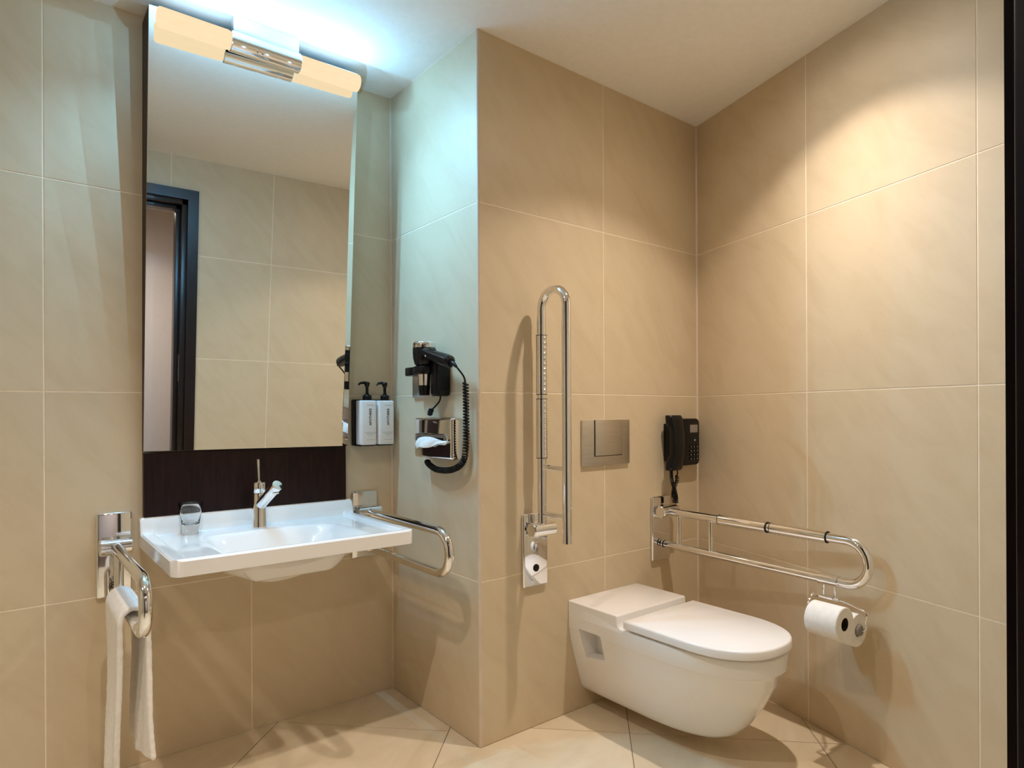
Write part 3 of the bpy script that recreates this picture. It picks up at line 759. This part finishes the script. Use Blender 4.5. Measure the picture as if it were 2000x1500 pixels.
for j in range(13):
    v = j / 12; row = []
    for i in range(29):
        u = i / 28
        y = 1.912 - 0.190 * u + 0.006 * math.sin(v * 3)
        hang = (0.030 * (1 - u) ** 0.7 + 0.006) * v
        x = XN - td - 0.002 - 0.016 * math.sin(v * 1.6) * (0.6 + 0.4 * math.sin(u * 6)) - 0.004 * math.sin(u * 14 + v * 4) * v
        row.append(bm.verts.new((x, y, 0.972 + 0.006 * math.sin(u * 5) * (1 - v) - hang + 0.003 * math.sin(u * 11) * v)))
    rows.append(row)
for a, c in zip(rows[:-1], rows[1:]):
    for i in range(28): bm.faces.new((a[i], a[i + 1], c[i + 1], c[i]))
ts = mk('tissue', bm, M_PAPER, tb, angle=None)
md = ts.modifiers.new('thick', 'SOLIDIFY'); md.thickness = 0.0012

# ================================================================ flush plate
fp = thing('flush_plate', 'square satin steel flush plate on the wall above the toilet', 'flush plate', (1.744, YC, 0.863))
mk('plate', box((1.619, YC - 0.011, 0.863), (1.870, YC - 0.0004, 1.029), 0.003, 2), M_STEEL, fp)
mk('button', box((1.680, YC - 0.0165, 0.8985), (1.823, YC - 0.009, 1.0292), 0.002, 2), M_STEEL, fp)
mk('button_gap', box((1.6775, YC - 0.0116, 0.8960), (1.8255, YC - 0.0105, 1.0285)), M_BLACK, fp, smooth=False)

# ================================================================ toilet
TX, TW = 1.738, 0.182
wc = thing('toilet', 'white wall-hung toilet with closed lid', 'toilet', (TX, YC, 0.06))
def dshape(hw, yf, yb, n=22, k=2.35, flat=0.48):
    """D outline: straight sides from the wall, rounded nose"""
    L = yb - yf; ys_ = yf + L * flat
    pts = [(TX - hw, yb)]
    for i in range(4): pts.append((TX - hw, yb + (ys_ - yb) * (i + 1) / 5))
    for i in range(n + 1):
        a = PI + PI * i / n
        cs, sn = math.cos(a), math.sin(a)
        pts.append((TX + hw * math.copysign(abs(cs) ** (2 / k), cs), ys_ - (ys_ - yf) * abs(sn) ** (2 / k)))
    for i in range(4): pts.append((TX + hw, ys_ + (yb - ys_) * (i + 1) / 5))
    pts.append((TX + hw, yb))
    return pts
yb = YC - 0.0006
secs = [(0.3520, TW - 0.006, 0.966), (0.3500, TW - 0.001, 0.961), (0.3450, TW, 0.960), (0.302, TW - 0.0005, 0.963), (0.2995, TW - 0.0018, 0.965), (0.298, TW - 0.0025, 0.967),
        (0.255, TW - 0.010, 0.985), (0.210, TW - 0.022, 1.009), (0.165, TW - 0.036, 1.035), (0.120, TW - 0.050, 1.064), (0.088, TW - 0.061, 1.092), (0.070, TW - 0.071, 1.120), (0.059, TW - 0.088, 1.160), (0.054, TW - 0.112, 1.210)]
bm = bmesh.new(); rings = []
for z, hw, yf in secs:
    kk = 2.35
    rings.append([bm.verts.new((x, y, z)) for x, y in dshape(hw, yf, yb, k=kk)])
n = len(rings[0])
for a, c in zip(rings[:-1], rings[1:]):
    for k in range(n): bm.faces.new((a[k], a[(k + 1) % n], c[(k + 1) % n], c[k]))
bm.faces.new(rings[0]); bm.faces.new(rings[-1][::-1])
bowl = mk('bowl', bm, M_CERAMIC, wc, angle=40)
# side recesses for the fixing bolts
def cutter(s):
    b = bmesh.new()
    q = [(1.600, 0.312), (1.492, 0.312), (1.484, 0.222), (1.588, 0.203)]
    f = lambda dx, k: (lambda a, c: (TX + s * dx, 1.543 + (a - 1.543) * k, 0.262 + (c - 0.262) * k))
    return prism(q, f(0.30, 1.12), f(0.105, 0.82), b)
for s in (-1, 1):
    cu = mk('cut', cutter(s), M_CERAMIC, wc, smooth=False)
    m_ = bowl.modifiers.new('recess', 'BOOLEAN'); m_.operation = 'DIFFERENCE'; m_.object = cu; m_.solver = 'EXACT'
    bpy.context.view_layer.update()
    me = bpy.data.meshes.new_from_object(bowl.evaluated_get(bpy.context.evaluated_depsgraph_get()))
    bowl.modifiers.clear(); old = bowl.data; bowl.data = me; bpy.data.meshes.remove(old)
    cm = cu.data; bpy.data.objects.remove(cu); bpy.data.meshes.remove(cm)
bowl.data.name = 'bowl'
for p in bowl.data.polygons: p.use_smooth = True
bowl.data.set_sharp_from_angle(angle=math.radians(32))
for s in (-1, 1):
    mk('fixing_bolt', lathe([(0.0, 0.0), (0.014, 0.0), (0.014, 0.010), (0.009, 0.012), (0.009, 0.03), (0.0, 0.03)], (TX + s * 0.110, 1.515, 0.290), (s, 0, 0), 16, cap=False), M_GREYPLUG, wc)
# raised shelf at the wall
bm = bmesh.new()
pf = [(yb, 0.350), (yb, 0.3955), (yb, 0.3960), (1.427, 0.3960), (1.4225, 0.3945), (1.4205, 0.390), (1.4195, 0.372), (1.415, 0.361), (1.407, 0.355), (1.396, 0.3525), (1.386, 0.3515)]
ext = [(TX - TW, 0), (TX + TW, 0)]
xs = [TX - TW, TX - TW + 0.0015, TX - TW + 0.005, TX + TW - 0.005, TX + TW - 0.0015, TX + TW]
ins = [0.004, 0.0012, 0, 0, 0.0012, 0.004]
rw = []
for x, i_ in zip(xs, ins):
    rw.append([bm.verts.new((x, y + (i_ if y < 1.425 else 0), z - (i_ if z > 0.36 else 0))) for y, z in pf] + [bm.verts.new((x, 1.386, 0.345)), bm.verts.new((x, yb, 0.345))])
m_ = len(rw[0])
for a, c in zip(rw[:-1], rw[1:]):
    for k in range(m_): bm.faces.new((a[k], a[(k + 1) % m_], c[(k + 1) % m_], c[k]))
bm.faces.new(rw[0]); bm.faces.new(rw[-1][::-1])
mk('rear_shelf', bm, M_CERAMIC, wc, angle=50)
# seat ring and lid
def slab_d(z0, z1, hw, yf, ybk, rnd, flat=0.42):
    b = bmesh.new(); lv = [(z0, rnd * 0.6), (z0 + rnd * 0.4, 0.0), (z1 - rnd, 0.0), (z1 - rnd * 0.3, rnd * 0.3), (z1, rnd)]
    rr = [[b.verts.new((x, y, z)) for x, y in dshape(hw - i_, yf + i_, ybk - i_, n=30, flat=flat)] for z, i_ in lv]
    n_ = len(rr[0])
    for a, c in zip(rr[:-1], rr[1:]):
        for k in range(n_): b.faces.new((a[k], a[(k + 1) % n_], c[(k + 1) % n_], c[k]))
    b.faces.new(rr[0]); b.faces.new(rr[-1][::-1])
    return b
mk('seat_ring', slab_d(0.3525, 0.3605, TW - 0.018, 0.978, 1.380, 0.001, flat=0.50), M_LID, wc)
mk('lid', slab_d(0.3605, 0.3880, TW + 0.001, 0.956, 1.392, 0.006, flat=0.50), M_LID, wc, angle=50)
for s in (-1, 1):
    mk('hinge', tube([(TX + s * 0.075 - 0.02, 1.388, 0.364), (TX + s * 0.075 + 0.02, 1.388, 0.364)], 0.008, 12), M_LID, wc)

# ================================================================ telephone
ph = thing('wall_telephone', 'black corded telephone on the wall in the corner', 'telephone', (2.17, YC, 0.836))
px0, px1, pz0, pz1 = 2.098, 2.277, 0.838, 1.030
bm = box((px0, YC - 0.036, pz0), (px1, YC - 0.0004, pz1))
ve = [e for e in bm.edges if abs(e.verts[0].co.y - e.verts[1].co.y) > 0.02]
bmesh.ops.bevel(bm, geom=ve, offset=0.022, segments=5, profile=0.5, affect='EDGES')
bmesh.ops.bevel(bm, geom=[e for e in bm.edges if abs(e.verts[0].co.y - e.verts[1].co.y) < 1e-5 and e.verts[0].co.y < YC - 0.03], offset=0.005, segments=2, profile=0.5, affect='EDGES')
base = mk('base', bm, M_BLACK, ph)
mk('display', box((2.212, YC - 0.0372, 0.972), (2.262, YC - 0.035, 1.004), 0.0008, 1), M_DISPLAY, base)
for r_ in range(4):
    for c_ in range(3):
        mk('key', box((2.209 + c_ * 0.0205, YC - 0.0385, 0.859 + r_ * 0.0165), (2.2225 + c_ * 0.0205, YC - 0.0355, 0.868 + r_ * 0.0165), 0.0015, 2), M_BLACK, base)
        mk('key_mark', box((2.2135 + c_ * 0.0205, YC - 0.0390, 0.862 + r_ * 0.0165), (2.2180 + c_ * 0.0205, YC - 0.0383, 0.8655 + r_ * 0.0165)), M_KEY, base, smooth=False)
mk('lamp_dot', lathe([(0, 0), (0.004, 0), (0.003, 0.0015), (0, 0.002)], (2.244, YC - 0.036, 0.940), (0, -1, 0), 14, cap=False), M_KEY, base)
# handset: loft along z, arched away from the wall
bm = bmesh.new(); rings = []
hx = 2.084
for i in range(29):
    f = i / 28; z = 0.826 + 0.218 * f
    endf = max(abs(f - 0.5) * 2 - 0.45, 0) / 0.55
    e = min(1.0, math.sin(PI * min(max(f * 1.0, 0.012), 0.988)) * 9) ** 0.5
    hwid = (0.033 + 0.007 * endf) * (0.80 + 0.20 * e)
    yo = YC - 0.086 + 0.016 * (abs(f - 0.5) * 2) ** 2               # outer face
    yi = YC - 0.052 + 0.020 * sst(0.35, 0.75, abs(f - 0.5) * 2)    # inner face, hollow at the grip
    yo = yo + (1 - e) * 0.01
    row = []
    for k in range(16):
        a = 2 * PI * k / 16; cs, sn = math.cos(a), math.sin(a)
        ca = math.copysign(abs(cs) ** 0.55, cs); sa = math.copysign(abs(sn) ** 0.55, sn)
        row.append(bm.verts.new((hx + hwid * ca, (yo + yi) / 2 + (yi - yo) / 2 * sa, z)))
    rings.append(row)
for a, c in zip(rings[:-1], rings[1:]):
    for k in range(16): bm.faces.new((a[k], a[(k + 1) % 16], c[(k + 1) % 16], c[k]))
bm.faces.new(rings[0][::-1]); bm.faces.new(rings[-1])
mk('handset', bm, M_BLACK, ph, angle=50)
mk('cradle', box((2.084, YC - 0.036, 0.860), (2.120, YC - 0.0004, 1.010), 0.004, 2), M_BLACK, ph)
zc = 0.700
pA = smooth_path([(2.068, YC - 0.050, 0.832), (2.072, YC - 0.050, 0.790), (2.090, YC - 0.050, 0.745), (2.106, YC - 0.046, 0.716), (2.103, YC - 0.050, 0.694)], 8)
mk('coiled_cord', coil(pA, 22, 0.0055, 0.0026, per=9, n=6), M_RUBBER, ph)
pB = smooth_path([(2.126, YC - 0.034, 0.800), (2.118, YC - 0.040, 0.778), (2.100, YC - 0.038, 0.750), (2.092, YC - 0.040, 0.716), (2.101, YC - 0.042, 0.692)], 8)
mk('coiled_cord', coil(pB, 16, 0.0055, 0.0026, per=9, n=6), M_RUBBER, ph)
mk('cord', tube(smooth_path([(2.128, YC - 0.030, 0.842), (2.133, YC - 0.032, 0.815), (2.130, YC - 0.033, 0.804), (2.126, YC - 0.034, 0.799)], 6), 0.0026, 8), M_RUBBER, ph)

# ================================================================ toilet rolls and their holder
ea = Vector((math.sin(-0.075), -math.cos(-0.075), 0)); side = Vector((math.cos(-0.075), math.sin(-0.075), 0))
clamp = PRAIL(0.655, 0.132)
c1 = Vector((1.912, 0.907, 0.438)); c2 = Vector((2.001, 0.908, 0.402))
# put the rolls parallel to the rail
def roll(c, label, R=0.049, Lh=0.049, rc=0.0195):
    prof = [(rc, -Lh), (R - 0.002, -Lh), (R, -Lh + 0.002), (R, Lh - 0.002), (R - 0.002, Lh), (rc, Lh)]
    t = thing('toilet_roll', label, 'toilet roll', tuple(c), 'toilet rolls on the rail')
    b = lathe(prof + [(rc, -Lh)], c, ea, 44, cap=False)
    bmesh.ops.remove_doubles(b, verts=b.verts[:], dist=1e-6)
    mk('paper', b, M_PAPER, t)
    b = lathe([(rc - 0.0002, -Lh + 0.001), (rc - 0.0002, Lh - 0.001), (rc - 0.0022, Lh - 0.001), (rc - 0.0022, -Lh + 0.001), (rc - 0.0002, -Lh + 0.001)], c, ea, 32, cap=False)
    bmesh.ops.remove_doubles(b, verts=b.verts[:], dist=1e-6)
    mk('core', b, M_CORE, t)
    return t
roll(c1, 'toilet paper roll with open dark core, on the toilet side of its holder')
roll(c2, 'toilet paper roll with a grey plug, on the wall side of its holder')
hl = thing('toilet_roll_holder', 'chrome wire double roll holder clamped under the rail', 'roll holder', tuple(clamp))
mk('clamp', lathe([(0.0152, -0.030), (0.0180, -0.030), (0.0180, 0.030), (0.0152, 0.030)], clamp, ea, 28), M_CHROME, hl)
drop = clamp + Vector((0, 0, -0.016))
for k in (-0.018, 0.018):
    mk('hanger', tube([drop + ea * k, drop + ea * k + Vector((0, 0, -0.034))], 0.0042, 10), M_CHROME, hl)
mk('crosspiece', obox(drop + Vector((0, 0, -0.038)), ea, side, Vector((0, 0, 1)), 0.032, 0.008, 0.006, 0.002), M_CHROME, hl)
cz = drop + Vector((0, 0, -0.040))
n1 = c2 + ea * 0.070; n0 = c2 - ea * 0.068
wire = smooth_path([cz + ea * 0.02, cz + ea * 0.055 + Vector((0, 0, -0.002)), Vector((n1.x, n1.y, 0)) + ea * 0.0 + Vector((0, 0, cz.z - 0.018)), Vector((n1.x, n1.y, (cz.z + c2.z) / 2 - 0.01)), n1 + Vector((0, 0, 0.008)), c2 + ea * 0.053], 8)
mk('wire_arm', tube(wire, 0.0026, 8), M_CHROME, hl)
wire = smooth_path([cz - ea * 0.02, cz - ea * 0.055 + Vector((0, 0, -0.002)), c1 - ea * 0.064 + Vector((0.03, 0, 0.062)), c1 - ea * 0.066 + Vector((0, 0, 0.03)), c1 - ea * 0.066, c1 - ea * 0.045], 8)
mk('wire_arm', tube(wire, 0.0026, 8), M_CHROME, hl)
mk('end_plug', lathe([(0.0, -0.006), (0.0170, -0.006), (0.0185, 0.006), (0.015, 0.012), (0.0, 0.013)], c2 + ea * 0.045 + Vector((0, 0, 0.001)), ea, 24, cap=False), M_GREYPLUG, hl)
mk('rod', tube([c2 - ea * 0.05, c2 + ea * 0.045], 0.006, 12), M_CHROME, hl)
mk('rod', tube([c1 - ea * 0.06, c1 + ea * 0.030], 0.006, 12), M_CHROME, hl)
